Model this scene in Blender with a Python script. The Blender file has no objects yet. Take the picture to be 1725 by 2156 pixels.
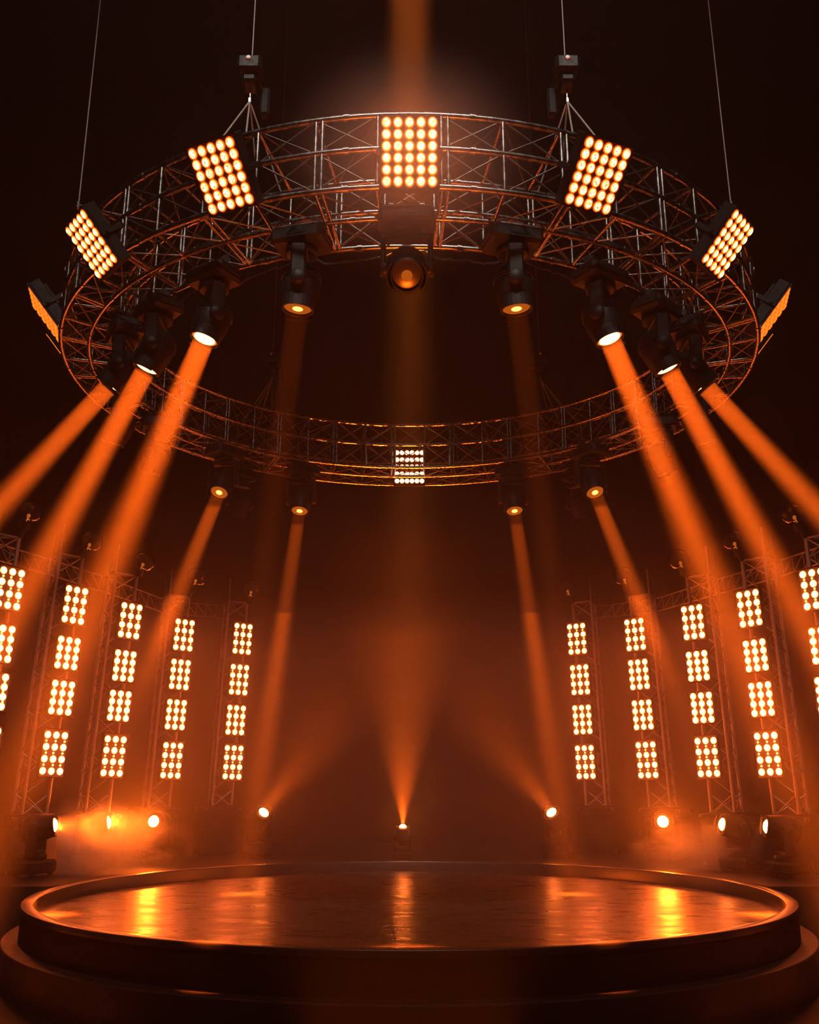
import bpy, math, random
import numpy as np
from mathutils import Matrix, Vector, Euler

# ------------------------------------------------------------------ camera, world, light, exposure
sc = bpy.context.scene
COL = sc.collection
RES_X, RES_Y = 1725, 2156
FPX, CX, CY = 2000.0, 860.0, 1078.0
PITCH = math.radians(15.96)
CAM_H = 1.67
cam_d = bpy.data.cameras.new('camera')
cam_d.sensor_fit = 'HORIZONTAL'
cam_d.sensor_width = 36.0
cam_d.lens = 36.0 * FPX / RES_X
cam_d.clip_start, cam_d.clip_end = 0.05, 200
cam = bpy.data.objects.new('camera', cam_d)
COL.objects.link(cam)
cam.location = (0, 0, CAM_H)
cam.rotation_euler = (math.pi / 2 + PITCH, 0, 0)
sc.camera = cam

world = bpy.data.worlds.new('world')
sc.world = world
world.use_nodes = True
world.node_tree.nodes['Background'].inputs[0].default_value = (0.010, 0.008, 0.007, 1)
world.node_tree.nodes['Background'].inputs[1].default_value = 0.0

sc.view_settings.view_transform = 'Standard'
sc.view_settings.look = 'None'
sc.view_settings.exposure = 0.0
sc.view_settings.gamma = 1.0
sc.view_settings.use_curve_mapping = False

cy = sc.cycles
cy.max_bounces = 7
cy.diffuse_bounces = 2
cy.glossy_bounces = 3
cy.transmission_bounces = 7
cy.transparent_max_bounces = 12
cy.volume_bounces = 0
cy.caustics_reflective = False
cy.caustics_refractive = False
cy.sample_clamp_direct = 0
cy.sample_clamp_indirect = 4.0
cy.use_denoising = True
cy.use_adaptive_sampling = True
cy.adaptive_threshold = 0.05
cy.adaptive_min_samples = 16
cy.volume_step_rate = 1.0
cy.volume_max_steps = 128

ORANGE = (1.0, 0.115, 0.006)
HAZE_ANISO = 0.50
P_HEAD = 760.0        # beam lamps on the ring (W)
P_FLOOR = 8.0
E_LED = 52.0          # tower LED lamps
E_BLIND = 20.0        # ring blinder lamps
P_FRONT = 92.0       # white wash from front-of-house, above and behind the camera
P_RING_UPLIGHT = 110.0        # added unseen uplight, brightens the ring's undersides in orange
P_TOP = 60.0         # vertical shaft from the rig above the frame


def lamp(name, kind, loc, power, color, **kw):
    d = bpy.data.lights.new(name, kind)
    d.energy = power
    d.color = color
    for k, v in kw.items():
        setattr(d, k, v)
    o = bpy.data.objects.new(name, d)
    COL.objects.link(o)
    o.location = loc
    return o


def aim(o, target):
    v = Vector(target) - Vector(o.location)
    o.rotation_euler = v.to_track_quat('-Z', 'Y').to_euler()


wash = lamp('front_wash_lamp', 'AREA', (0.0, 0.8, 14.0), P_FRONT, (1.0, 0.86, 0.74),
            shape='RECTANGLE', size=7.0, size_y=0.4, spread=math.radians(40))
aim(wash, (0, 7.2, 6.8))
foot = lamp('added_ring_uplight', 'AREA', (0.0, 5.9, 0.15), P_RING_UPLIGHT, (1.0, 0.13, 0.006),  # unseen lamp added below the frame to tint the ring's undersides orange
            shape='RECTANGLE', size=1.2, size_y=0.2, spread=math.radians(72))
aim(foot, (0, 6.6, 6.5))
shaft = lamp('overhead_shaft_lamp', 'AREA', (0.0, 7.55, 15.0), P_TOP, (1.0, 0.19, 0.02),
             shape='DISK', size=0.36, spread=math.radians(2.2))
shaft.rotation_euler = (0, 0, 0)

# ------------------------------------------------------------------ camera ray helpers (a pixel of the photo to a point of the hall)
c_, s_ = math.cos(PITCH), math.sin(PITCH)


def ray(x, y):
    a, b = (x - CX) / FPX, (CY - y) / FPX
    return Vector((a, c_ - b * s_, s_ + b * c_))


def at_y(x, y, Y):
    d = ray(x, y)
    return Vector((0, 0, CAM_H)) + d * (Y / d.y)


def at_z(x, y, z):
    d = ray(x, y)
    return Vector((0, 0, CAM_H)) + d * ((z - CAM_H) / d.z)


# ------------------------------------------------------------------ mesh builder
class MB:
    def __init__(self):
        self.v, self.f, self.m, self.s = [], [], [], []

    def add(self, verts, faces, mat=0, smooth=False, M=None):
        n = len(self.v)
        for p in verts:
            p = Vector(p)
            self.v.append(tuple(M @ p) if M is not None else tuple(p))
        for f in faces:
            self.f.append([n + i for i in f])
            self.m.append(mat)
            self.s.append(smooth)

    def box(self, c, size, mat=0, M=None, bev=0.0):
        x, y, z = size[0] / 2, size[1] / 2, size[2] / 2
        cx, cy_, cz = c
        if bev <= 0:
            vs = [(cx + i * x, cy_ + j * y, cz + k * z) for i in (-1, 1) for j in (-1, 1) for k in (-1, 1)]
            fs = [(0, 1, 3, 2), (4, 6, 7, 5), (0, 4, 5, 1), (2, 3, 7, 6), (0, 2, 6, 4), (1, 5, 7, 3)]
            self.add(vs, fs, mat, False, M)
            return
        b = min(bev, x * .9, y * .9, z * .9)
        vs, idx = [], {}
        for i in (-1, 1):
            for j in (-1, 1):
                for k in (-1, 1):
                    for ax in range(3):
                        p = [i * (x - b), j * (y - b), k * (z - b)]
                        p[ax] = (i * x, j * y, k * z)[ax]
                        idx[(i, j, k, ax)] = len(vs)
                        vs.append((cx + p[0], cy_ + p[1], cz + p[2]))
        fs = []
        for ax in range(3):
            o = [a for a in range(3) if a != ax]
            for sgn in (-1, 1):
                q = []
                for (u, w) in ((-1, -1), (1, -1), (1, 1), (-1, 1)):
                    k = [0, 0, 0]
                    k[ax], k[o[0]], k[o[1]] = sgn, u, w
                    q.append(idx[(k[0], k[1], k[2], ax)])
                if (sgn > 0) == (ax == 1):
                    q.reverse()
                fs.append(q)
        for ax in range(3):                                       # edge bevels
            o = [a for a in range(3) if a != ax]
            for u in (-1, 1):
                for w in (-1, 1):
                    def key(t, face):
                        k = [0, 0, 0]
                        k[ax], k[o[0]], k[o[1]] = t, u, w
                        return idx[(k[0], k[1], k[2], face)]
                    q = [key(-1, o[0]), key(1, o[0]), key(1, o[1]), key(-1, o[1])]
                    if (u * w > 0) == (ax != 1):
                        q.reverse()
                    fs.append(q)
        for i in (-1, 1):
            for j in (-1, 1):
                for k in (-1, 1):
                    q = [idx[(i, j, k, a)] for a in range(3)]
                    if i * j * k < 0:
                        q.reverse()
                    fs.append(q)
        self.add(vs, fs, mat, False, M)

    def tube(self, p0, p1, r, n=8, mat=0, r1=None, cap=True, M=None):
        self.path([p0, p1], r, n, mat, False, r1, cap, M)

    def path(self, pts, r, n=8, mat=0, closed=False, r1=None, cap=True, M=None):
        pts = [Vector(p) for p in pts]
        N = len(pts)
        up = None
        vs = []
        for i, p in enumerate(pts):
            if closed:
                t = pts[(i + 1) % N] - pts[i - 1]
            else:
                t = pts[min(i + 1, N - 1)] - pts[max(i - 1, 0)]
            t.normalize()
            if up is None:
                up = Vector((0, 0, 1)) if abs(t.z) < .9 else Vector((1, 0, 0))
            a = up - t * up.dot(t)
            if a.length < 1e-5:
                a = t.orthogonal()
            a.normalize()
            up = a
            b = t.cross(a)
            rr = r if r1 is None else r + (r1 - r) * i / max(1, N - 1)
            for k in range(n):
                th = 2 * math.pi * k / n
                vs.append(p + a * (rr * math.cos(th)) + b * (rr * math.sin(th)))
        fs = []
        for i in range(N if closed else N - 1):
            j = (i + 1) % N
            for k in range(n):
                l = (k + 1) % n
                fs.append((i * n + k, i * n + l, j * n + l, j * n + k))
        if cap and not closed:
            self.add(vs, fs, mat, True, M)
            self.add(vs[:n], [tuple(reversed(range(n)))], mat, False, M)
            self.add(vs[-n:], [tuple(range(n))], mat, False, M)
        else:
            self.add(vs, fs, mat, True, M)

    def lathe(self, prof, n=24, mat=0, smooth=True, M=None, mats=None):
        vs = []
        for (r, z) in prof:
            for k in range(n):
                th = 2 * math.pi * k / n
                vs.append((r * math.cos(th), r * math.sin(th), z))
        base = len(self.v)
        for p in vs:
            p = Vector(p)
            self.v.append(tuple(M @ p) if M is not None else tuple(p))
        for i in range(len(prof) - 1):
            for k in range(n):
                l = (k + 1) % n
                a, b, c, d = i * n + k, i * n + l, (i + 1) * n + l, (i + 1) * n + k
                if prof[i][0] < 1e-6:
                    q = [a, c, d]
                elif prof[i + 1][0] < 1e-6:
                    q = [a, b, d]
                else:
                    q = [a, b, c, d]
                self.f.append([base + x for x in q])
                self.m.append(mats[i] if mats else mat)
                self.s.append(smooth)

    def mesh(self, name, mats):
        me = bpy.data.meshes.new(name)
        me.from_pydata(self.v, [], self.f)
        for m in (mats if isinstance(mats, (list, tuple)) else [mats]):
            me.materials.append(m)
        me.polygons.foreach_set('material_index', self.m)
        me.polygons.foreach_set('use_smooth', self.s)
        me.update()
        return me

    def build(self, name, mats, parent=None):
        return put(name, self.mesh(name, mats), parent)


def put(name, me, parent=None, M=None):
    o = bpy.data.objects.new(name, me)
    COL.objects.link(o)
    if parent is not None:
        o.parent = parent
    if M is not None:
        o.matrix_local = M
    return o


def tag(o, label, cat, group=None, kind=None):
    o['label'] = label
    o['category'] = cat
    if group:
        o['group'] = group
    if kind:
        o['kind'] = kind
    return o


def thing(name, label, cat, M=None, group=None):
    o = bpy.data.objects.new(name, None)
    o.empty_display_size = 0.2
    COL.objects.link(o)
    if M is not None:
        o.matrix_world = M
    return tag(o, label, cat, group)


def struct(o):
    o['kind'] = 'structure'
    return o


def frame(loc, x, y, z):
    M = Matrix.Identity(4)
    for i, v in enumerate((x, y, z)):
        M[0][i], M[1][i], M[2][i] = v
    M[0][3], M[1][3], M[2][3] = loc
    return M


# ------------------------------------------------------------------ materials
def new_mat(name):
    m = bpy.data.materials.new(name)
    m.use_nodes = True
    nt = m.node_tree
    return m, nt, nt.nodes, nt.links, nt.nodes['Principled BSDF']


def plain(name, col, rough=.5, metal=0.0, noise=0.0, scale=20.0, spec=.5):
    m, nt, N, L, b = new_mat(name)
    b.inputs['Base Color'].default_value = (*col, 1)
    b.inputs['Roughness'].default_value = rough
    b.inputs['Metallic'].default_value = metal
    b.inputs['Specular IOR Level'].default_value = spec
    if noise:
        tc = N.new('ShaderNodeTexCoord')
        nz = N.new('ShaderNodeTexNoise')
        nz.inputs['Scale'].default_value = scale
        nz.inputs['Detail'].default_value = 3
        L.new(tc.outputs['Object'], nz.inputs['Vector'])
        mr = N.new('ShaderNodeMapRange')
        mr.inputs[1].default_value, mr.inputs[2].default_value = .3, .7
        mr.inputs[3].default_value, mr.inputs[4].default_value = rough - noise, rough + noise
        L.new(nz.outputs['Fac'], mr.inputs[0])
        L.new(mr.outputs[0], b.inputs['Roughness'])
    return m


def glow(name, col, strength, vary=None, sampled=True):
    m, nt, N, L, b = new_mat(name)
    N.remove(b)
    e = N.new('ShaderNodeEmission')
    e.inputs[0].default_value = (*col, 1)
    e.inputs[1].default_value = strength
    L.new(e.outputs[0], N['Material Output'].inputs['Surface'])
    if vary:
        tc = N.new('ShaderNodeTexCoord')
        oi = N.new('ShaderNodeObjectInfo')
        ad = N.new('ShaderNodeVectorMath')
        ml = N.new('ShaderNodeMath')
        ml.operation = 'MULTIPLY'
        ml.inputs[1].default_value = 37.0
        L.new(oi.outputs['Random'], ml.inputs[0])
        L.new(tc.outputs['Object'], ad.inputs[0])
        L.new(ml.outputs[0], ad.inputs[1])
        nz = N.new('ShaderNodeTexNoise')
        nz.inputs['Scale'].default_value = vary[0]
        nz.inputs['Detail'].default_value = 1.5
        L.new(ad.outputs[0], nz.inputs['Vector'])
        mr = N.new('ShaderNodeMapRange')
        mr.inputs[1].default_value, mr.inputs[2].default_value = vary[1], vary[2]
        mr.inputs[3].default_value, mr.inputs[4].default_value = strength * vary[3], strength
        L.new(nz.outputs['Fac'], mr.inputs[0])
        L.new(mr.outputs[0], e.inputs[1])
    m.cycles.emission_sampling = 'FRONT' if sampled else 'NONE'
    return m


M_TRUSS = plain('gunmetal_aluminium', (.26, .24, .23), .27, 1.0, .08, 14)
M_BRACE = plain('dark_brace_steel', (.13, .105, .09), .42, 1.0, .06, 14)
M_TOWER = plain('tower_steel', (.42, .39, .37), .42, 1.0, .08, 14)
M_BLACK = plain('black_powder_coat', (.007, .0065, .006), .5, .0, .08, 30, .16)
M_BLACKM = plain('matte_black', (.006, .006, .006), .7, 0, 0, 20, .2)
M_RIMCH = plain('dark_satin_rim', (.06, .055, .05), .3, .6)
M_STEP = plain('dark_step_laminate', (.016, .014, .012), .5, 0, .05, 8, .3)
M_STEEL = plain('bright_steel', (.6, .58, .55), .25, 1.0)
M_CABLE = plain('steel_cable', (.30, .28, .27), .5, .3)
M_PLATE = plain('reflector_plate', (.06, .022, .009), .5, .0, 0, 20, .1)
M_PLATE2 = plain('led_panel_face', (.30, .16, .09), .45, .0)
M_SCREW = plain('white_marker_disc', (.85, .85, .82), .4)
M_LED = glow('led_lamp_glow', (1.0, .118, .021), E_LED)
M_LEDS = glow('small_led_glow', (1.0, .24, .05), 9.0, None, False)
M_LAMP = glow('blinder_lamp_glow', (1.0, .27, .085), E_BLIND, (70, .40, .58, .08))
M_LAMPC = glow('hot_blinder_lamp_glow', (1.0, .20, .035), E_BLIND * 3.0, (70, .40, .58, .08))
M_LAMPO = glow('orange_blinder_lamp_glow', (1.0, .17, .012), 1.7, None, False)
M_LAMPS = glow('blinder_lamp_edge_glow', (1.0, .24, .05), 4.0, None, False)
M_LAMPR = glow('blinder_reflector_glow', (1.0, .13, .006), 1.1, None, False)
M_FARLED = glow('pale_lamp_glow', (1.0, .50, .25), 7.0, None, False)
M_LENS = glow('beam_lens_glow', (1.0, .42, .14), 7.0, None, False)
M_LENSR = glow('beam_lens_edge_glow', (1.0, .17, .012), 1.3, None, False)
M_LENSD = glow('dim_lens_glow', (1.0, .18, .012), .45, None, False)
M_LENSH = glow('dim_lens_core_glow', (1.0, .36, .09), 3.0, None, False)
M_BULB = glow('faint_bulb_glow', (1.0, .25, .03), .4, None, False)
M_FLOORL = glow('floor_lens_glow', (1.0, .155, .022), 100.0)
M_FLOORH = glow('hot_floor_lens_glow', (1.0, .155, .022), 420.0)


def glass_mat():
    m, nt, N, L, b = new_mat('clear_glass')
    N.remove(b)
    g = N.new('ShaderNodeBsdfGlass')
    g.inputs['Color'].default_value = (1, .97, .94, 1)
    g.inputs['Roughness'].default_value = .01
    g.inputs['IOR'].default_value = 1.45
    L.new(g.outputs[0], N['Material Output'].inputs['Surface'])
    return m


M_GLASS = glass_mat()


def deck_mat():
    m, nt, N, L, b = new_mat('worn_glossy_stage_deck')
    tc = N.new('ShaderNodeTexCoord')
    mp = N.new('ShaderNodeMapping')
    mp.inputs['Scale'].default_value = (1.1, 3.2, 1)
    L.new(tc.outputs['Object'], mp.inputs[0])
    n1 = N.new('ShaderNodeTexNoise')
    n1.inputs['Scale'].default_value = 1.6
    n1.inputs['Detail'].default_value = 6
    n1.inputs['Roughness'].default_value = .62
    L.new(mp.outputs[0], n1.inputs['Vector'])
    n2 = N.new('ShaderNodeTexNoise')
    n2.inputs['Scale'].default_value = 7.0
    n2.inputs['Detail'].default_value = 5
    L.new(mp.outputs[0], n2.inputs['Vector'])
    r = N.new('ShaderNodeMapRange')
    r.inputs[1].default_value, r.inputs[2].default_value = .3, .72
    r.inputs[3].default_value, r.inputs[4].default_value = .20, .48
    L.new(n1.outputs['Fac'], r.inputs[0])
    L.new(r.outputs[0], b.inputs['Roughness'])
    cr = N.new('ShaderNodeValToRGB')
    cr.color_ramp.elements[0].color = (.012, .007, .004, 1)
    cr.color_ramp.elements[0].position = .3
    cr.color_ramp.elements[1].color = (.050, .030, .018, 1)
    cr.color_ramp.elements[1].position = .75
    L.new(n2.outputs['Fac'], cr.inputs[0])
    L.new(cr.outputs[0], b.inputs['Base Color'])
    bp = N.new('ShaderNodeBump')
    bp.inputs['Strength'].default_value = .35
    bp.inputs['Distance'].default_value = .02
    L.new(n2.outputs['Fac'], bp.inputs['Height'])
    L.new(bp.outputs[0], b.inputs['Normal'])
    b.inputs['Specular IOR Level'].default_value = .42
    return m


def floor_mat():
    m, nt, N, L, b = new_mat('dark_concrete_floor')
    tc = N.new('ShaderNodeTexCoord')
    n1 = N.new('ShaderNodeTexNoise')
    n1.inputs['Scale'].default_value = 2.5
    n1.inputs['Detail'].default_value = 7
    L.new(tc.outputs['Object'], n1.inputs['Vector'])
    cr = N.new('ShaderNodeValToRGB')
    cr.color_ramp.elements[0].color = (.004, .0035, .003, 1)
    cr.color_ramp.elements[1].color = (.018, .015, .013, 1)
    L.new(n1.outputs['Fac'], cr.inputs[0])
    L.new(cr.outputs[0], b.inputs['Base Color'])
    b.inputs['Roughness'].default_value = .55
    b.inputs['Specular IOR Level'].default_value = .12
    bp = N.new('ShaderNodeBump')
    bp.inputs['Strength'].default_value = .4
    bp.inputs['Distance'].default_value = .03
    L.new(n1.outputs['Fac'], bp.inputs['Height'])
    L.new(bp.outputs[0], b.inputs['Normal'])
    return m


M_DECK = deck_mat()
M_FLOOR = floor_mat()
M_WALL = plain('black_drape_wall', (.010, .009, .009), .9)

# ------------------------------------------------------------------ the hall
HX, HY0, HY1, HZ = 14.0, -6.0, 25.0, 17.0
b = MB(); b.box((0, (HY0 + HY1) / 2, -.1), (2 * HX, HY1 - HY0, .2))
struct(b.build('floor', M_FLOOR))
b = MB(); b.box((0, (HY0 + HY1) / 2, HZ + .1), (2 * HX, HY1 - HY0, .2))
struct(b.build('ceiling', M_WALL))
for nm, c, s in (('wall_back', (0, HY1 + .1, HZ / 2), (2 * HX + .4, .2, HZ)), ('wall_front', (0, HY0 - .1, HZ / 2), (2 * HX + .4, .2, HZ)),
                 ('wall_left', (-HX - .1, (HY0 + HY1) / 2, HZ / 2), (.2, HY1 - HY0, HZ)), ('wall_right', (HX + .1, (HY0 + HY1) / 2, HZ / 2), (.2, HY1 - HY0, HZ))):
    b = MB(); b.box(c, s)
    struct(b.build(nm, M_WALL))

# riser behind the stage that carries towers and floor lights
CYS = 10.6                       # centre of stage and ring
RISER_Z = .57
arc = []
R0 = 4.05
a0 = math.asin((11.3 - CYS) / R0)
for k in range(49):
    t = a0 + (math.pi - 2 * a0) * k / 48
    arc.append((R0 * math.cos(t), CYS + R0 * math.sin(t)))
out = [(-8.2, 11.3), (-8.2, 19.5), (8.2, 19.5), (8.2, 11.3)]
poly = arc + out
n = len(poly)
vs = [(x, y, 0.0) for x, y in poly] + [(x, y, RISER_Z) for x, y in poly]
b = MB()
# top as strips between the arc and the back edge
topv, topf = [], []
for k in range(49):
    x, y = arc[k]
    topv += [(x, y, RISER_Z), (x, 19.5, RISER_Z)]
for k in range(48):
    topf.append((2 * k, 2 * k + 1, 2 * k + 3, 2 * k + 2))
b.add(topv, topf)
xr, xl = arc[0][0], arc[-1][0]
b.add([(xr, 11.3, RISER_Z), (8.2, 11.3, RISER_Z), (8.2, 19.5, RISER_Z), (xr, 19.5, RISER_Z)], [(0, 1, 2, 3)])
b.add([(-8.2, 11.3, RISER_Z), (xl, 11.3, RISER_Z), (xl, 19.5, RISER_Z), (-8.2, 19.5, RISER_Z)], [(0, 1, 2, 3)])
b.add(vs, [(i, (i + 1) % n, n + (i + 1) % n, n + i) for i in range(n)])
struct(b.build('floor_riser', M_BLACKM))

# ------------------------------------------------------------------ round stage
stage = thing('round_stage', 'large round black stage with raised rim and worn glossy deck in the foreground', 'stage', Matrix.Translation((0, CYS, 0)))
ZR, RO, RI, ZD = .616, 3.78, 3.665, .485
b = MB(); b.lathe([(0, ZD), (1.2, ZD), (2.4, ZD), (RI + .002, ZD)][::-1], 128)
b.build('deck', M_DECK, stage)
b = MB(); b.lathe([(RI, ZD - .05), (RI, ZR - .012), (RI + .004, ZR - .003), (RI + .012, ZR), (RO - .012, ZR), (RO - .004, ZR - .003), (RO, ZR - .012), (RO, ZR - .05)][::-1], 160)
b.build('rim', M_RIMCH, stage)
b = MB(); b.lathe([(RO - .012, ZR - .049), (RO - .012, .30)][::-1], 128)
b.build('skirt', M_BLACKM, stage)
b = MB(); b.lathe([(RO - .05, .315), (3.90, .315), (3.915, .311), (3.92, .30), (3.92, 0.0)][::-1], 160)
b.build('lower_step', M_STEP, stage)

# ------------------------------------------------------------------ ring truss
ZT, ZM, ZB = 5.30 + CAM_H, 4.98 + CAM_H, 4.62 + CAM_H
RING_O = (3.97, 3.97)
RING_I = (3.42, 3.08)


def ringp(ax, phi, z):
    return Vector((ax[0] * math.sin(phi), CYS - ax[1] * math.cos(phi), z))


ring = thing('ring_truss', 'suspended circular box truss of gunmetal tubes hanging over the stage', 'truss')
MID = tuple((a + b_) / 2 for a, b_ in zip(RING_O, RING_I))
chords = [(RING_O, ZT), (RING_O, ZM), (RING_O, ZB), (RING_I, ZT), (RING_I, ZM), (RING_I, ZB), (MID, ZB)]
NB = 48
for ax, z in chords:
    b = MB()
    b.path([ringp(ax, 2 * math.pi * k / 192, z) for k in range(192)], .026, 10, 0, True)
    for k in range(NB // 2):                                   # joint sleeves
        ph = 2 * math.pi * (k * 2 + 1) / NB
        p, q = ringp(ax, ph - .006, z), ringp(ax, ph + .006, z)
        b.tube(p, q, .033, 10)
    b.build('chord', M_TRUSS, ring)
for k in range(NB):
    ph = 2 * math.pi * (k + .5) / NB
    o = [ringp(RING_O, ph, z) for z in (ZT, ZM, ZB)]
    i = [ringp(RING_I, ph, z) for z in (ZT, ZM, ZB)]
    b = MB()
    b.tube(o[0], o[2], .019, 8)
    b.tube(i[0], i[2], .019, 8)
    b.tube(o[2], i[2], .017, 8)
    b.tube(o[0], i[0], .015, 8)
    if k % 2 == 0:                                             # doubled posts at the section joints
        d = .014
        b.tube(ringp(RING_O, ph + d, ZT), ringp(RING_O, ph + d, ZB), .019, 8)
        b.tube(ringp(RING_I, ph + d, ZT), ringp(RING_I, ph + d, ZB), .019, 8)
        b.tube(ringp(RING_O, ph + d, ZB), ringp(RING_I, ph + d, ZB), .017, 8)
    b.build('post_frame', M_TRUSS, ring)
for k in range(NB):
    p0, p1 = 2 * math.pi * (k + .5) / NB, 2 * math.pi * (k + 1.5) / NB
    b = MB()
    r = .0075
    for ax in (RING_O, RING_I):
        for za, zb in ((ZT, ZM), (ZM, ZB)):
            b.tube(ringp(ax, p0 + .008, za - .02), ringp(ax, p1 - .008, zb + .02), r, 6)
            b.tube(ringp(ax, p0 + .008, zb + .02), ringp(ax, p1 - .008, za - .02), r, 6)
    for A, B in ((RING_O, MID), (MID, RING_I)):
        b.tube(ringp(A, p0, ZB), ringp(B, p1, ZB), r, 6)
        b.tube(ringp(B, p0, ZB), ringp(A, p1, ZB), r, 6)
    b.tube(ringp(RING_O, p0 if k % 2 else p1, ZT), ringp(RING_I, p1 if k % 2 else p0, ZT), r, 6)
    b.build('cross_brace', M_BRACE, ring)

# ------------------------------------------------------------------ blinder lights on the ring
def lamp_mesh(name, r, h, mats, rim=None, segs=12, sy=1.0):
    """optional glowing reflector rim, sloping side, flat front cap; mats = rim, side, cap."""
    b = MB()
    S = Matrix.Diagonal((1, sy, 1, 1))
    if rim:
        b.lathe([(r + rim, .0), (r + rim, .006), (r, .008)], segs, 0, True, S)
    z0 = .008 if rim else 0.0
    rc = r * .80
    b.lathe([(r, z0), (rc, z0 + h)], segs, 1, True, S)
    vs = [(rc * math.cos(2 * math.pi * k / segs), rc * math.sin(2 * math.pi * k / segs) * sy, z0 + h) for k in range(segs)]
    b.add(vs, [tuple(range(segs))], 2)
    return b.mesh(name, mats)


ME_LAMP = lamp_mesh('lamp', .034, .008, [M_LAMPR, M_LAMPS, M_LAMP], .009, 14, 1.14)
ME_LAMPC = lamp_mesh('lamp', .034, .008, [M_LAMPR, M_LAMPS, M_LAMPC], .009, 14, 1.14)
ME_LAMPO = lamp_mesh('lamp', .034, .008, [M_LAMPR, M_LAMPO, M_LAMPO], .009, 14, 1.14)
ME_FARLAMP = lamp_mesh('lamp', .034, .010, [M_LAMPR, M_FARLED, M_FARLED], .006, 12)
BW, BH, BD = .50, .60, .13


def housing_mesh(W, H, Dp):
    b = MB()
    t = .012
    b.box((0, 0, -Dp / 2 - .002), (W, H, Dp), 0, None, .008)
    lip = .018
    b.box((0, H / 2 - t / 2, lip / 2), (W, t, lip))
    b.box((0, -H / 2 + t / 2, lip / 2), (W, t, lip))
    b.box((W / 2 - t / 2, 0, lip / 2), (t, H - 2 * t, lip))
    b.box((-W / 2 + t / 2, 0, lip / 2), (t, H - 2 * t, lip))
    for k in range(5):                                         # cooling fins at the back
        b.box((-W * .36 + k * W * .18, 0, -Dp - .02), (.012, H * .8, .04))
    return b.mesh('housing', M_BLACK)


def face_mesh(W, H, cols=5):
    b = MB()
    b.box((0, 0, .001), (W - .024, H - .024, .006))
    for k in range(cols):
        x = (k - (cols - 1) / 2) * (W - .03) / cols
        b.box((x, 0, .006), ((W - .03) / cols * .70, H - .05, .006), 0)
    return b.mesh('face_plate', M_PLATE)


ME_BH, ME_BF = housing_mesh(BW, BH, BD), face_mesh(BW, BH)
byoke = MB()
for sx in (-1, 1):
    byoke.box((sx * (BW / 2 + .012), 0, -.12), (.012, .05, .26))
    byoke.tube((sx * (BW / 2 + .004), 0, -.05), (sx * (BW / 2 + .04), 0, -.05), .022, 10)
byoke.box((0, 0, -.245), (BW + .036, .05, .012))
ME_BY = byoke.mesh('yoke', M_BLACK)


def panel_frame(phi, tilt, R, z, flip=1):
    nrm = Vector((math.sin(phi) * math.cos(tilt), -math.cos(phi) * math.cos(tilt), -math.sin(tilt))) * 1.0
    tg = Vector((math.cos(phi), math.sin(phi), 0))
    if flip < 0:
        nrm = Vector((-math.sin(phi) * math.cos(tilt), math.cos(phi) * math.cos(tilt), -math.sin(tilt)))
        tg = -tg
    up = nrm.cross(tg)
    return frame(Vector((R * math.sin(phi), CYS - R * math.cos(phi), z)), tg, up, nrm)


def nearer(M, f):
    """the same panel a little further out from the truss, on the audience side."""
    M = M.copy()
    e = Vector((0, 0, CAM_H))
    M.translation = e + (M.translation - e) * f
    return M


def blinder(M, label, rows=6, cols=5, lampme=ME_LAMP, reach=.10, sc_=1.0):
    t = thing('blinder_light', label, 'stage light', M @ Matrix.Scale(sc_, 4), 'blinder lights around the ring truss')
    put('housing', ME_BH, t)
    put('face_plate', ME_BF, t)
    put('yoke', ME_BY, t)
    b = MB()
    b.tube((0, 0, -.25), (0, .02, -.25 - reach), .018, 8)
    b.box((0, .02, -.25 - reach), (.06, .09, .05), 0, None, .006)
    b.build('clamp', M_BLACK, t)
    dx, dy = (BW - .03) / cols, (BH - .04) / rows
    for r in range(rows):
        for c in range(cols):
            put('lamp', lampme, t, Matrix.Translation(((c - (cols - 1) / 2) * dx, (r - (rows - 1) / 2) * dy, .010)))
    return t


ZP = 4.99 + CAM_H
D2R = math.radians
blinder(nearer(panel_frame(0, D2R(22), 3.93, 4.97 + CAM_H), .955), 'blinder light with thirty glowing lamps at the top centre of the ring', lampme=ME_LAMPC, reach=.05, sc_=.955)
SIDE = {-1: 'left', 1: 'right'}
for sg in (-1, 1):
    for phi, tilt, R, f, txt in ((24.1, 43, 3.93, .945, 'tilted blinder light next to the top centre one on the ring, {} shoulder'),
                                 (50.5, 43, 3.96, .925, 'steeply angled blinder light below the outer lifting cable, {} side of ring'),
                                 (75.0, 38, 4.17, 1.0, 'blinder light seen almost edge on, {} extreme of the ring'),
                                 (89.5, 38, 4.18, 1.0, 'thin sliver of a blinder light under the edge-on one, {} side of ring')):
        blinder(nearer(panel_frame(sg * D2R(phi), D2R(tilt), R, ZP), f), txt.format(SIDE[sg]), 6, 5, ME_LAMPO if phi > 70 else ME_LAMP, .06, f)
blinder(panel_frame(math.pi, D2R(12), 3.60, 4.80 + CAM_H, -1), 'pale white-hot blinder light seen through the bars of the far ring arc', 5, 6, ME_FARLAMP, .02)

# ------------------------------------------------------------------ moving heads
def head_mesh():
    b = MB()
    b.lathe([(0, .215), (.06, .212), (.11, .19), (.145, .14), (.162, .06), (.165, -.02), (.155, -.10), (.142, -.165), (.138, -.205), (.132, -.212), (.122, -.212), (.118, -.19), (.118, -.17)][::-1], 32)
    for k in range(5):                                          # rear cooling ribs
        z = .06 + k * .025
        r = .166 - .004 * k * k * .55
        b.lathe([(r, z - .004), (r + .006, z - .004), (r + .006, z + .004), (r, z + .004)][::-1], 32)
    return b.mesh('head', M_BLACK)


def lens_mesh(mats):
    b = MB()
    b.lathe([(.118, -.186), (.098, -.194), (.045, -.200), (0, -.202)], 28, mats=[0, 1, 2])
    return b.mesh('lens', mats)


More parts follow.
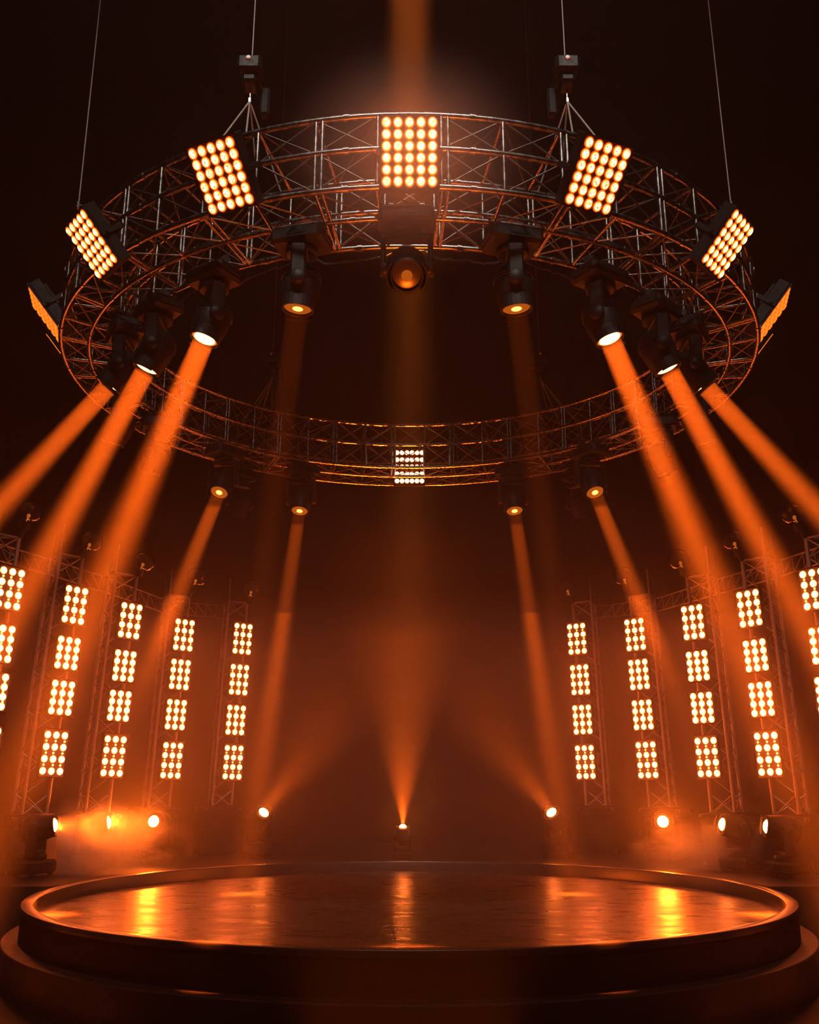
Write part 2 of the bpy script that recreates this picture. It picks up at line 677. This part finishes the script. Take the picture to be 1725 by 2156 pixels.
def flap_mesh():
    b = MB()
    K = 7
    vs = []
    for k in range(K + 1):
        a = D2R(48) + D2R(12) * k
        vs += [(r * math.sin(a), r * math.cos(a), z) for r, z in ((.150, -.12), (.158, -.236), (.164, -.236), (.158, -.12))]
    fs = []
    for k in range(K):
        i, j = 4 * k, 4 * k + 4
        fs += [(i + q, i + (q + 1) % 4, j + (q + 1) % 4, j + q) for q in range(4)]
    fs += [(3, 2, 1, 0), tuple(4 * K + q for q in range(4))]
    b.add(vs, fs, 0, False)
    return b.mesh('shroud_flap', M_BLACK)


def yoke_mesh():
    b = MB()
    b.lathe([(0, -.02), (.13, -.02), (.14, -.035), (.14, -.075), (.12, -.085), (0, -.085)][::-1], 24)
    b.box((0, 0, -.10), (.44, .13, .05), 0, None, .015)
    for sx in (-1, 1):
        b.box((sx * .195, 0, -.25), (.045, .13, .34), 0, None, .016)
        b.lathe([(0, .03), (.055, .03), (.065, .018), (.065, -.026)][::-1], 18, 0, True, Matrix.Translation((sx * .195, 0, -.385)) @ Matrix.Rotation(sx * math.pi / 2, 4, 'Y'))
    return b.mesh('yoke', M_BLACK)


def base_mesh():
    b = MB()
    b.box((0, 0, .06), (.46, .34, .15), 0, None, .03)
    b.box((0, -.172, .07), (.16, .006, .06), 0)
    for sx in (-1, 1):
        b.box((sx * .235, 0, .06), (.02, .20, .05), 0, None, .006)   # carrying handles
    for k in range(4):
        b.box((-.15 + .1 * k, .172, .06), (.05, .006, .08))
    return b.mesh('base', M_BLACK)


def clamp_mesh():
    b = MB()
    b.box((0, 0, .155), (.05, .20, .03), 0, None, .006)
    b.tube((-.02, 0, .20), (.02, 0, .20), .045, 12)
    b.tube((0, .06, .165), (0, .10, .19), .012, 8)
    return b.mesh('clamp', M_RIMCH)


ME_HEAD, ME_YOKE, ME_BASE, ME_CLAMP, ME_FLAP = head_mesh(), yoke_mesh(), base_mesh(), clamp_mesh(), flap_mesh()
ME_LENS = lens_mesh([M_LENSR, M_LENS, M_LENS])
ME_LENSD = lens_mesh([M_LENSD, M_LENSD, M_LENSH])
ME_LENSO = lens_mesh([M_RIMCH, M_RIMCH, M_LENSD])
b = MB(); b.lathe([(.118, -.186), (.086, -.194), (.080, -.205), (.055, -.226), (0, -.236)], 28, mats=[0, 1, 2, 2])
ME_LENSF = b.mesh('lens', [M_RIMCH, M_LENSR, M_FLOORL])
b = MB(); b.lathe([(.118, -.186), (.092, -.196), (.086, -.235), (.055, -.272), (0, -.285)], 28, mats=[0, 1, 2, 2])
ME_LENSH = b.mesh('lens', [M_RIMCH, M_LENSR, M_FLOORH])
foot = MB()
for sx in (-1, 1):
    for sy in (-1, 1):
        foot.lathe([(0, .165), (.03, .165), (.035, .13), (.03, .125)], 10, 0, True, Matrix.Translation((sx * .17, sy * .11, 0)))
ME_FEET = foot.mesh('feet', M_BLACKM)


def moving_head(pivot, a, base_yaw, label, group, hung=True, lens=None, power=0.0, spread=7.0, scale=1.0, color=ORANGE, size=.19):
    """pivot: tilt axis of the head; a: where the lens points."""
    a = Vector(a).normalized()
    S = Matrix.Scale(scale, 4)
    off = .385
    root_loc = Vector(pivot) + Vector((0, 0, off * scale if hung else -off * scale))
    t = thing('moving_head_light', label, 'stage light', Matrix.Translation(root_loc) @ S, group)
    F = Matrix.Identity(4) if hung else Matrix.Rotation(math.pi, 4, 'X')
    put('base', ME_BASE, t, Matrix.Rotation(base_yaw, 4, 'Z') @ F)
    if hung:
        for sx in (-.13, .13):
            put('clamp', ME_CLAMP, t, Matrix.Rotation(base_yaw, 4, 'Z') @ Matrix.Translation((sx, 0, 0)))
    else:
        put('feet', ME_FEET, t, Matrix.Rotation(base_yaw, 4, 'Z') @ F)
    h = Vector((a.x, a.y, 0))
    pan = math.atan2(h.y, h.x) - math.pi / 2 if h.length > .02 else base_yaw
    put('yoke', ME_YOKE, t, Matrix.Rotation(pan, 4, 'Z') @ F)
    xa = Vector((math.cos(pan), math.sin(pan), 0))
    za = -a
    ya = za.cross(xa).normalized()
    xa = ya.cross(za)
    H = frame(Vector((0, 0, -off if hung else off)), xa, ya, za)
    hd = put('head', ME_HEAD, t, H)
    put('lens', lens or ME_LENS, hd)
    put('shroud_flap', ME_FLAP, hd)
    put('shroud_flap', ME_FLAP, hd, Matrix.Rotation(math.pi, 4, 'Z'))
    if power > 0:
        L = lamp('beam_lamp', 'AREA', (0, 0, 0), power, color, shape='DISK', size=size * scale, spread=D2R(spread))
        L.parent = hd
        L.matrix_local = Matrix.Translation((0, 0, -.245 if scale >= 1 else -.292))
    return t


HG = 'moving heads hanging from the ring'


def ring_head(bx, by, lx, ly, ex, ey, label, lens, power, spread, tilt_y=0.0):
    """base seen at bx,by; lens at lx,ly; the beam runs towards ex,ey in the picture at the same depth."""
    P = at_z(bx, by, ZB - .20)
    yaw = math.atan2(P.x, -(P.y - CYS))
    L = at_y(lx, ly, P.y)
    E_ = at_y(ex, ey, P.y + tilt_y)
    a = (E_ - L).normalized()
    pivot = L - a * .20
    pivot = Vector((P.x, P.y, ZB - .20 - .385)) * .75 + pivot * .25
    return moving_head(pivot, a, yaw, label, HG, True, lens, power, spread)


ring_head(855, 485, 853, 565, 853, 700, 'unlit moving head hanging right under the top centre blinder light', ME_LENSO, 0, 5, -1.2)
for sg in (-1, 1):
    fx = lambda x: CX - 5 + sg * (CX - 5 - x) * 1.0 if sg > 0 else x
    nm = SIDE[sg]
    ring_head(fx(632), 525, fx(628), 640, fx(600), 860, 'dim moving head hanging from the inner near arc, first {} of the centre one'.format(nm), ME_LENSD, P_HEAD * .02, 4)
    ring_head(fx(447), 600, fx(433), 705, fx(255), 1130, 'lit moving head below the tilted blinder on the near arc, {} side'.format(nm), ME_LENS, P_HEAD * .72, 8.0, -.25)
    ring_head(fx(328), 660, fx(316), 790, fx(150), 1100, 'lit moving head, inner of the two crowded at the {} bend of the ring'.format(nm), ME_LENS, P_HEAD * .9, 7.5)
    ring_head(fx(258), 715, fx(243), 792, fx(0), 1058, 'lit moving head with the most slanted beam, outermost at the {} bend'.format(nm), ME_LENS, P_HEAD * .9, 7.5)
    ring_head(fx(468), 962, fx(466), 1037, fx(405), 1190, 'dim moving head under the far arc, the outer one {} of the centre'.format(nm), ME_LENSD, P_HEAD * .04, 5.5, -.7)
    ring_head(fx(632), 1003, fx(633), 1073, fx(595), 1330, 'dim moving head under the far arc, the inner one {} of the centre'.format(nm), ME_LENSD, P_HEAD * .026, 5.5, -.8)

for sg in (-1, 1):
    for phi, ax, txt in ((140, RING_O, 'unlit moving head in shadow behind the far arc, between the two dim ones {}'),
                         (88, RING_I, 'unlit moving head in shadow at the {} end of the ring, nearer one'),
                         (108, RING_I, 'unlit moving head in shadow at the {} end of the ring, farther one')):
        P = ringp(ax, sg * D2R(phi), ZB - .20 - .385)
        out_ = Vector((P.x, P.y - CYS, 0)).normalized()
        moving_head(P, out_ * .35 + Vector((0, 0, -1)), -sg * D2R(phi) + math.pi / 2, txt.format(SIDE[sg]), HG, True, ME_LENSO)
# power cables drooping from head to head
PHIS = [1, 15.4, 32.9, 47.8, 61.6]
rnd = random.Random(4)
for sg in (-1, 1):
    for k, where in enumerate(('from the centre head to the first dim head', 'from the first dim head to the wide-beam head',
                               'from the wide-beam head to the crowded pair', 'between the crowded pair of heads')):
        pts = []
        for j in range(25):
            f = j / 24
            ph = sg * D2R(PHIS[k] + (PHIS[k + 1] - PHIS[k]) * f)
            z = ZB - .055 - .12 * math.sin(math.pi * f) * (1 + .3 * math.sin(9 * f + k)) + .012 * rnd.uniform(-1, 1)
            q = ringp(RING_I, ph, z)
            q += Vector((q.x, q.y - CYS, 0)).normalized() * (.05 + .03 * math.sin(7 * f + k))
            pts.append(q)
        b = MB(); b.path(pts, .009, 6)
        tag(b.build('power_cable', M_BLACK), 'black power cable drooping {}, {} side'.format(where, SIDE[sg]), 'cable', 'power cables under the ring')

# ------------------------------------------------------------------ hoists and cables
def hoist(px, py, ring_phi, ax, label, near=True):
    Rp = ringp(ax, ring_phi, ZT)
    Pm = at_y(px, py, Rp.y)
    t = thing('chain_hoist', label, 'hoist', Matrix.Translation(Pm), 'hoists lifting the ring truss')
    sg = 1 if Pm.x < 0 else -1
    b = MB(); b.box((0, 0, 0), (.23, .30, .17), 0, None, .03)
    b.box((0, .0, -.13), (.15, .2, .10), 0, None, .03)
    body = b.build('motor_housing', M_BLACK, t)
    b = MB(); b.lathe([(0, .012), (.012, .012), (.022, .006), (.022, 0)][::-1], 14, 0, True, Matrix.Translation((-.005, -.152, .03)) @ Matrix.Rotation(math.pi / 2, 4, 'X'))
    b.build('indicator_disc', M_SCREW, body)
    b = MB()
    b.tube((0, 0, .08), (0, 0, .13), .03, 10)
    b.tube((0, 0, .12), (0, 0, HZ - .03 - Pm.z), .0065, 6)
    b.build('cable', M_CABLE, t)
    b = MB(); b.box((sg * .13, .08, -.28), (.09, .10, .30), 0, None, .02)
    b.tube((sg * .13, .08, -.10), (sg * .05, .02, -.04), .012, 6)
    b.build('chain_bag', M_BLACKM, t)
    apex = Vector((0, 0, -.32))
    b = MB()
    b.tube((0, 0, -.17), apex, .009, 6)
    b.box(tuple(apex), (.03, .03, .06), 0, None, .006)
    b.build('hook', M_STEEL, t)
    b = MB()
    for dp in (-.035, .035):
        for a_ in (RING_O, RING_I):
            q = ringp(a_, ring_phi + dp, ZT) - Pm
            b.tube(apex, q, .0085, 6)
    b.build('sling', M_CABLE, t)
    return t


for sg in (-1, 1):
    hoist(CX - 2 + sg * 331, 152, sg * D2R(22.5), MID, 'black chain hoist above the near arc of the ring, {} one'.format(SIDE[sg]))
    hoist(CX - 7 + sg * 281, 757, sg * D2R(141.5), MID, 'small dark chain hoist above the far arc of the ring, {} one'.format(SIDE[sg]))
    Rp = ringp(RING_O, sg * D2R(49), ZT)
    p1 = at_y(CX - 10 + sg * 687, 432, Rp.y)
    p0 = at_y(CX - 11 + sg * 640, 0, Rp.y)
    d = (p0 - p1).normalized()
    t = thing('lifting_cable', 'thin steel lifting cable running up from the {} flank of the ring'.format(SIDE[sg]), 'cable', None, 'outer lifting cables')
    b = MB(); b.tube(p1, p1 + d * ((HZ - .03 - p1.z) / d.z), .0065, 6)
    b.build('cable', M_CABLE, t)
    b = MB(); b.tube(p1, Rp + Vector((0, 0, .02)), .010, 6)
    b.box(tuple(p1), (.03, .03, .08), 0, None, .006)
    b.build('shackle', M_STEEL, t)

# ------------------------------------------------------------------ lattice towers with LED panels
ME_BIG = lamp_mesh('lamp', .046, .012, [M_LEDS, M_LEDS, M_LED], None, 10, 1.05)
ME_SMALL = lamp_mesh('small_lamp', .0155, .008, [M_LEDS, M_LEDS, M_LEDS], None, 6)
PW = .375
ME_PH_CACHE = {}
# towers from the outside in, left side then right side: depth, yaw of the panel face, then centre x, centre y, height of each panel in the photo
TOW = [
    (-1, 12.0, 50, [(19, 1239, 95), (-1, 1354, 84), (-15, 1455, 84), (-33, 1577, 106)]),
    (-1, 13.0, 48, [(155.5, 1274, 85), (140, 1375, 73), (127.6, 1469, 77), (111, 1585.5, 103)]),
    (-1, 13.9, 43, [(272, 1307, 80), (259.5, 1402, 69), (249, 1486, 69), (237, 1592, 96)]),
    (-1, 15.6, 36, [(385, 1337, 73), (376.5, 1420, 69), (368, 1504.5, 69), (359.5, 1601, 84)]),
    (-1, 16.7, 30, [(508.5, 1345, 72), (501, 1431, 71), (494, 1516, 69), (488.5, 1605, 80)]),
    (1, 16.7, 30, [(1212.5, 1345, 71), (1219, 1431, 70), (1224, 1515, 67), (1230, 1604.5, 79)]),
    (1, 15.6, 36, [(1335, 1336, 74), (1343, 1420, 69), (1351, 1505, 68), (1360, 1600, 86)]),
    (1, 13.9, 43, [(1457, 1310, 78), (1467, 1402, 67), (1476.5, 1490, 68), (1487, 1594, 93)]),
    (1, 13.0, 48, [(1575.5, 1281, 82), (1589, 1380, 71), (1601, 1472, 77), (1615, 1587, 103)]),
    (1, 12.0, 50, [(1712, 1240, 92), (1731, 1358, 82), (1744, 1462, 82), (1761, 1582, 106)]),
]
GLOBES = [(62, 1077), (190, 1140), (302, 1182), (413, 1215), (529, 1240), (1190, 1238), (1310, 1213), (1427, 1178), (1541, 1137), (1666, 1081)]
TNAME = ['tower cut off by the left frame edge', 'outermost whole tower of the left row', 'middle tower of the left row', 'second tower from the gap, left row', 'left tower beside the central gap',
         'right tower beside the central gap', 'second tower from the gap, right row', 'middle tower of the right row', 'outermost whole tower of the right row', 'tower cut off by the right frame edge']
PNAME = ['topmost', 'second from top', 'third from top', 'lowest']
tower_tops = []
for ti, (sg, Y, yaw, pans) in enumerate(TOW):
    th = D2R(yaw) * (-sg)
    nrm = Vector((math.sin(th), -math.cos(th), 0))
    uax = Vector((math.cos(th), math.sin(th), 0))           # towards screen right
    inw = -sg                                               # inward direction along uax
    top, bot = at_y(pans[0][0], pans[0][1], Y), at_y(pans[3][0], pans[3][1], Y)
    axis = (top - bot).normalized()
    CASE_Z = 1.27 if Y < 15 else 1.30
    zt = top.z + (.70 if Y < 15 else .66)
    ptop = bot + axis * ((zt - bot.z) / axis.z)
    pbot = bot + axis * ((CASE_Z - bot.z) / axis.z)
    legs = {'C': (.06 * inw, -.09), 'B': (-.28 * inw, -.09), 'A': (-.24 * inw, -.42)}
    tw = thing('lattice_tower', 'triangular lattice tower of steel tubes, ' + TNAME[ti], 'tower', Matrix.Translation(pbot), 'lattice towers behind the stage')
    LP = {}
    for k, (u, w) in legs.items():
        o = uax * u + nrm * w
        LP[k] = (o, o + (ptop - pbot))
        b = MB(); b.tube(LP[k][0], LP[k][1], .029, 10)
        nj = 4
        for j in range(1, nj):
            m_ = LP[k][0].lerp(LP[k][1], j / nj)
            b.tube(m_ - axis * .03, m_ + axis * .03, .035, 10)
        b.build('leg', M_TOWER, tw)
    NSEG = 13
    for (k0, k1) in (('A', 'B'), ('B', 'C'), ('A', 'C')):
        b = MB()
        for j in range(NSEG):
            f0, f1 = j / NSEG, (j + 1) / NSEG
            b.tube(LP[k0][0].lerp(LP[k0][1], f0), LP[k1][0].lerp(LP[k1][1], f1), .0085, 6)
            if j % 2 == 0:
                b.tube(LP[k1][0].lerp(LP[k1][1], f0), LP[k0][0].lerp(LP[k0][1], f1), .0085, 6)
        for f in (0.0, 1.0):
            b.tube(LP[k0][0].lerp(LP[k0][1], f), LP[k1][0].lerp(LP[k1][1], f), .018, 8)
        b.build('lattice', M_TOWER, tw)
    b = MB()
    q = LP['B'][1]
    b.tube(q, q + axis * .42, .016, 8)
    b.build('mast', M_TOWER, tw)
    q = LP['A'][1]
    b = MB()
    b.tube(q, q + axis * .18, .007, 6)
    b.tube(q + axis * .18, q + axis * .34, .012, 8)
    b.build('aerial', M_STEEL, tw)
    b = MB()
    ctr = (LP['A'][0] + LP['B'][0] + LP['C'][0]) / 3
    RotU = frame(Vector((0, 0, 0)), uax, Vector((-uax.y, uax.x, 0)), Vector((0, 0, 1)))
    b.box((0, 0, .008), (.50, .50, .016), 0, Matrix.Translation(ctr) @ RotU)
    b.build('base_plate', M_BLACK, tw)
    tower_tops.append((pbot + LP['A'][1], sg))
    # case the tower stands on
    cs = thing('equipment_case', 'black equipment case carrying the ' + TNAME[ti], 'case', Matrix.Translation(Vector((pbot.x + ctr.x, pbot.y + ctr.y, RISER_Z))) @ RotU, 'equipment cases under the towers')
    hh = CASE_Z - RISER_Z
    b = MB(); b.box((0, 0, hh * .40), (.62, .58, hh * .80 - .002), 0, None, .015)
    b.build('body', M_BLACKM, cs)
    b = MB(); b.box((0, 0, hh * .90), (.62, .58, hh * .20 - .004), 0, None, .015)
    b.build('lid', M_BLACKM, cs)
    b = MB()
    for sx in (-1, 1):
        for sy in (-1, 1):
            for z in (.04, hh - .04):
                b.box((sx * .295, sy * .275, z), (.06, .06, .06), 0, None, .012)
    b.build('corner_guards', M_RIMCH, cs)
    # LED panels
    for pi, (px, py, ph) in enumerate(pans):
        C = at_y(px, py, Y)
        hvis = (at_y(px, py - ph / 2, Y) - at_y(px, py + ph / 2, Y)).length
        H = hvis
        up = axis
        ux = (uax - up * uax.dot(up)).normalized()
        nz = ux.cross(up)
        M = frame(C, ux, up, nz)
        lab = '{} LED panel on the {}'.format(PNAME[pi], TNAME[ti])
        pn = thing('led_panel', lab, 'LED panel', M, 'LED panels on the towers')
        key = round(H, 2)
        if key not in ME_PH_CACHE:
            b = MB(); b.box((0, 0, -.035), (PW, key, .06), 0, None, .01)
            b.box((0, 0, -.075), (PW * .5, .05, .03), 0)
            t_ = .010
            b.box((0, key / 2 - t_ / 2, .004), (PW, t_, .02)); b.box((0, -key / 2 + t_ / 2, .004), (PW, t_, .02))
            b.box((PW / 2 - t_ / 2, 0, .004), (t_, key - 2 * t_, .02)); b.box((-PW / 2 + t_ / 2, 0, .004), (t_, key - 2 * t_, .02))
            h_ = b.mesh('housing', M_BLACK)
            b = MB(); b.box((0, 0, -.003), (PW - .022, key - .022, .006))
            f_ = b.mesh('face_plate', M_PLATE2)
            ME_PH_CACHE[key] = (h_, f_)
        h_, f_ = ME_PH_CACHE[key]
        put('housing', h_, pn)
        put('face_plate', f_, pn)
        dx, dy = PW * .325, key * .245
        for r in range(4):
            for c in range(3):
                put('lamp', ME_BIG, pn, Matrix.Translation(((c - 1) * dx, (r - 1.5) * dy, .0005)))
        for r in range(3):
            for c in range(3):
                put('small_lamp', ME_SMALL, pn, Matrix.Translation(((c - 1) * dx + .008 * ((r + c + ti) % 3 - 1), (r - 1) * dy, .0005)))
    # glass globe lamp on top
    gx, gy = GLOBES[ti]
    G = at_y(gx, gy, Y - .05)
    gr = .155 if Y < 14 else .165
    Ct = pbot + LP['C'][1]
    gl = thing('globe_lamp', 'clear round glass globe on top of the ' + TNAME[ti], 'lamp', Matrix.Translation(G), 'glass globes on the tower tops')
    b = MB()
    b.lathe([(gr * math.sin(math.pi * k / 20), -gr * math.cos(math.pi * k / 20)) for k in range(21)], 40, 0)
    gi = gr * .93
    b.lathe([(gi * math.sin(math.pi * k / 20), gi * math.cos(math.pi * k / 20)) for k in range(21)], 40, 0)
    b.build('globe', M_GLASS, gl)
    # socket reaches from the tower top corner to the back of the globe
    rel = Ct - G
    dirn = rel.normalized()
    b = MB()
    b.tube(dirn * (gr - .004), dirn * (gr + .09), .062, 16, 0, .075)
    b.tube(dirn * (gr + .09), rel - dirn * .01 if rel.length > gr + .12 else dirn * (gr + .13), .035, 12)
    b.build('socket', M_BLACK, gl)
    b = MB()
    bp = dirn * (gr + .0)
    b.tube(bp, bp - dirn * .07, .010, 8)
    b.lathe([(0, .03), (.018, .022), (.024, 0), (.018, -.022), (0, -.03)][::-1], 12, 0, True, Matrix.Translation(bp - dirn * .09))
    b.build('bulb', M_BULB, gl)

# horizontal truss that links the tower tops, one per side
for sg in (-1, 1):
    pts = [p + Vector((0, .10, -.02)) for p, s in tower_tops if s == sg]
    pts = sorted(pts, key=lambda p: p.y)
    t = thing('linking_truss', 'dark ladder truss linking the tower tops of the {} row'.format(SIDE[sg]), 'truss', None, 'linking trusses')
    b = MB(); b.path(pts, .016, 8)
    b.build('chord', M_TOWER, t)
    lo = [p + Vector((0, 0, -.22)) for p in pts]
    b = MB(); b.path(lo, .016, 8)
    b.build('chord', M_TOWER, t)
    b = MB()
    for i in range(len(pts) - 1):
        for j in range(6):
            f0, f1 = j / 6, (j + 1) / 6
            A, B_ = pts[i].lerp(pts[i + 1], f0), lo[i].lerp(lo[i + 1], f1)
            b.tube(A, B_, .007, 6)
            b.tube(lo[i].lerp(lo[i + 1], f0), A, .007, 6)
    b.build('lattice', M_TOWER, t)

# ------------------------------------------------------------------ floor lights on the riser
FG = 'floor lights behind the stage'
FL = [
    (112, 1737, 12.3, (.98, .05, .16), 'floor moving head at the foot of the outermost whole left tower, lens seen side on', 80, 1.0, 4.5),
    (225, 1732, 13.1, (.97, .0, .16), 'floor moving head at the foot of the middle left tower, lens a sliver in smoke', 120, 1.0, 2.4),
    (320, 1746, 14.5, (-.12, -.97, .12), 'floor moving head blazing straight out through smoke below the left towers', 110, 1.0, 4.0),
    (552, 1733, 15.5, (.50, -.62, .58), 'floor moving head tilted up and inward beside the left inner tower', 34, 1.0, 1.3),
    (846, 1783, 14.95, (0, -.26, .96), 'small round floor light glaring at the centre of the far stage rim', 40, .62, 9.0),
    (1160, 1733, 15.5, (-.50, -.62, .58), 'floor moving head tilted up and inward beside the right inner tower', 34, 1.0, 1.3),
    (1395, 1748, 14.5, (-.18, -.97, .10), 'floor moving head blazing straight out below the right towers', 80, 1.0, 1.8),
    (1520, 1747, 13.1, (-.92, -.16, .18), 'floor moving head with small diamond-shaped glare below the middle right tower', 80, 1.0, .7),
    (1612, 1740, 12.3, (-.98, .05, .16), 'floor moving head at the foot of the outermost whole right tower, lens seen side on', 50, 1.0, .3),
]
for (px, py, Y, a, lab, spread, scl, pw) in FL:
    a = Vector(a).normalized()
    L = at_y(px, py, Y)
    pivot = L - a * (.20 * scl)
    pivot.z = max(pivot.z, RISER_Z + (.385 + .165) * scl)
    moving_head(pivot, a, math.atan2(pivot.x, -(pivot.y - CYS)) + math.pi, lab, FG, False, ME_LENSH if scl < 1 else ME_LENSF, P_FLOOR * pw, spread, scl, ORANGE, .15)

# ------------------------------------------------------------------ haze, smoke and an added bloom puff
def volume_mat(name, density, aniso, noise=None, soft=False):
    m = bpy.data.materials.new(name)
    m.use_nodes = True
    nt = m.node_tree
    N, L = nt.nodes, nt.links
    N.remove(N['Principled BSDF'])
    v = N.new('ShaderNodeVolumeScatter')
    v.inputs['Color'].default_value = (1, 1, 1, 1)
    v.inputs['Density'].default_value = density
    v.inputs['Anisotropy'].default_value = aniso
    L.new(v.outputs[0], N['Material Output'].inputs['Volume'])
    if soft:                                                   # round puff imitating lens bloom, thinning out to nothing at its edge
        tc = N.new('ShaderNodeTexCoord')
        ln = N.new('ShaderNodeVectorMath')
        ln.operation = 'LENGTH'
        L.new(tc.outputs['Object'], ln.inputs[0])
        sm = N.new('ShaderNodeMapRange')
        sm.interpolation_type = 'SMOOTHERSTEP'
        sm.inputs[1].default_value, sm.inputs[2].default_value = 1.0, .0
        sm.inputs[3].default_value, sm.inputs[4].default_value = 0, density
        L.new(ln.outputs['Value'], sm.inputs[0])
        L.new(sm.outputs[0], v.inputs['Density'])
    elif noise:
        tc = N.new('ShaderNodeTexCoord')
        nz = N.new('ShaderNodeTexNoise')
        nz.inputs['Scale'].default_value = noise
        nz.inputs['Detail'].default_value = 4
        nz.inputs['Roughness'].default_value = .6
        nz.inputs['Distortion'].default_value = .6
        L.new(tc.outputs['Object'], nz.inputs['Vector'])
        ln = N.new('ShaderNodeVectorMath')
        ln.operation = 'LENGTH'
        L.new(tc.outputs['Object'], ln.inputs[0])
        fall = N.new('ShaderNodeMapRange')
        fall.inputs[1].default_value, fall.inputs[2].default_value = 1.0, .15
        fall.inputs[3].default_value, fall.inputs[4].default_value = -.55, .25
        L.new(ln.outputs['Value'], fall.inputs[0])
        ad = N.new('ShaderNodeMath')
        ad.operation = 'ADD'
        L.new(nz.outputs['Fac'], ad.inputs[0])
        L.new(fall.outputs[0], ad.inputs[1])
        mr = N.new('ShaderNodeMapRange')
        mr.inputs[1].default_value, mr.inputs[2].default_value = .44, .74
        mr.inputs[3].default_value, mr.inputs[4].default_value = 0, density
        L.new(ad.outputs[0], mr.inputs[0])
        L.new(mr.outputs[0], v.inputs['Density'])
    return m


# haze: thin under the roof and in front of the stage, thicker low down behind it
LAYERS = [(HY0 + .05, HZ - .02, .0040, 'thin haze filling the whole dark hall'),
          (10.9, 5.3, .0080, 'orange-lit haze reaching up to the tower tops behind the stage'),
          (11.2, 3.9, .0175, 'dense orange-lit haze low between the two rows of towers')]
for e, (y0, z1, dn, lab) in enumerate(LAYERS):
    b = MB()
    y1 = HY1 - .05 - .03 * e
    z0 = .02 + .004 * e
    b.box((0, (y0 + y1) / 2, (z0 + z1) / 2), (2 * HX - .1 - .06 * e, y1 - y0, z1 - z0))
    tag(b.build('haze', volume_mat('theatrical_haze', dn, HAZE_ANISO)), lab, 'haze', 'haze in the hall', 'stuff')


def smoke(px, py, Y, rx, ry, rz, density, label, nscale, soft=False):
    C = at_y(px, py, Y)
    b = MB()
    b.lathe([(math.sin(math.pi * k / 12), -math.cos(math.pi * k / 12)) for k in range(13)], 24)
    o = b.build('smoke_or_bloom_cloud', volume_mat('smoke_and_bloom_volume', density, .2, nscale, soft))
    o.matrix_world = Matrix.Translation(C) @ Matrix.Diagonal((rx, ry, rz, 1))
    tag(o, label, 'smoke', None, 'stuff')


smoke(190, 1785, 12.7, 2.1, 1.0, 1.15, 2.4, 'glowing billow of smoke rolling around the floor lights at the left', 2.3)
smoke(1470, 1795, 13.4, 1.9, 1.2, .9, .8, 'faint glowing mist around the floor lights at the right', 2.2)
smoke(858, 330, 6.0, 1.15, .8, 1.05, .30, 'added mist puff standing in for lens bloom around the top centre blinder light', 1.2, True)  # lens bloom of the centre blinder imitated by an added mist volume
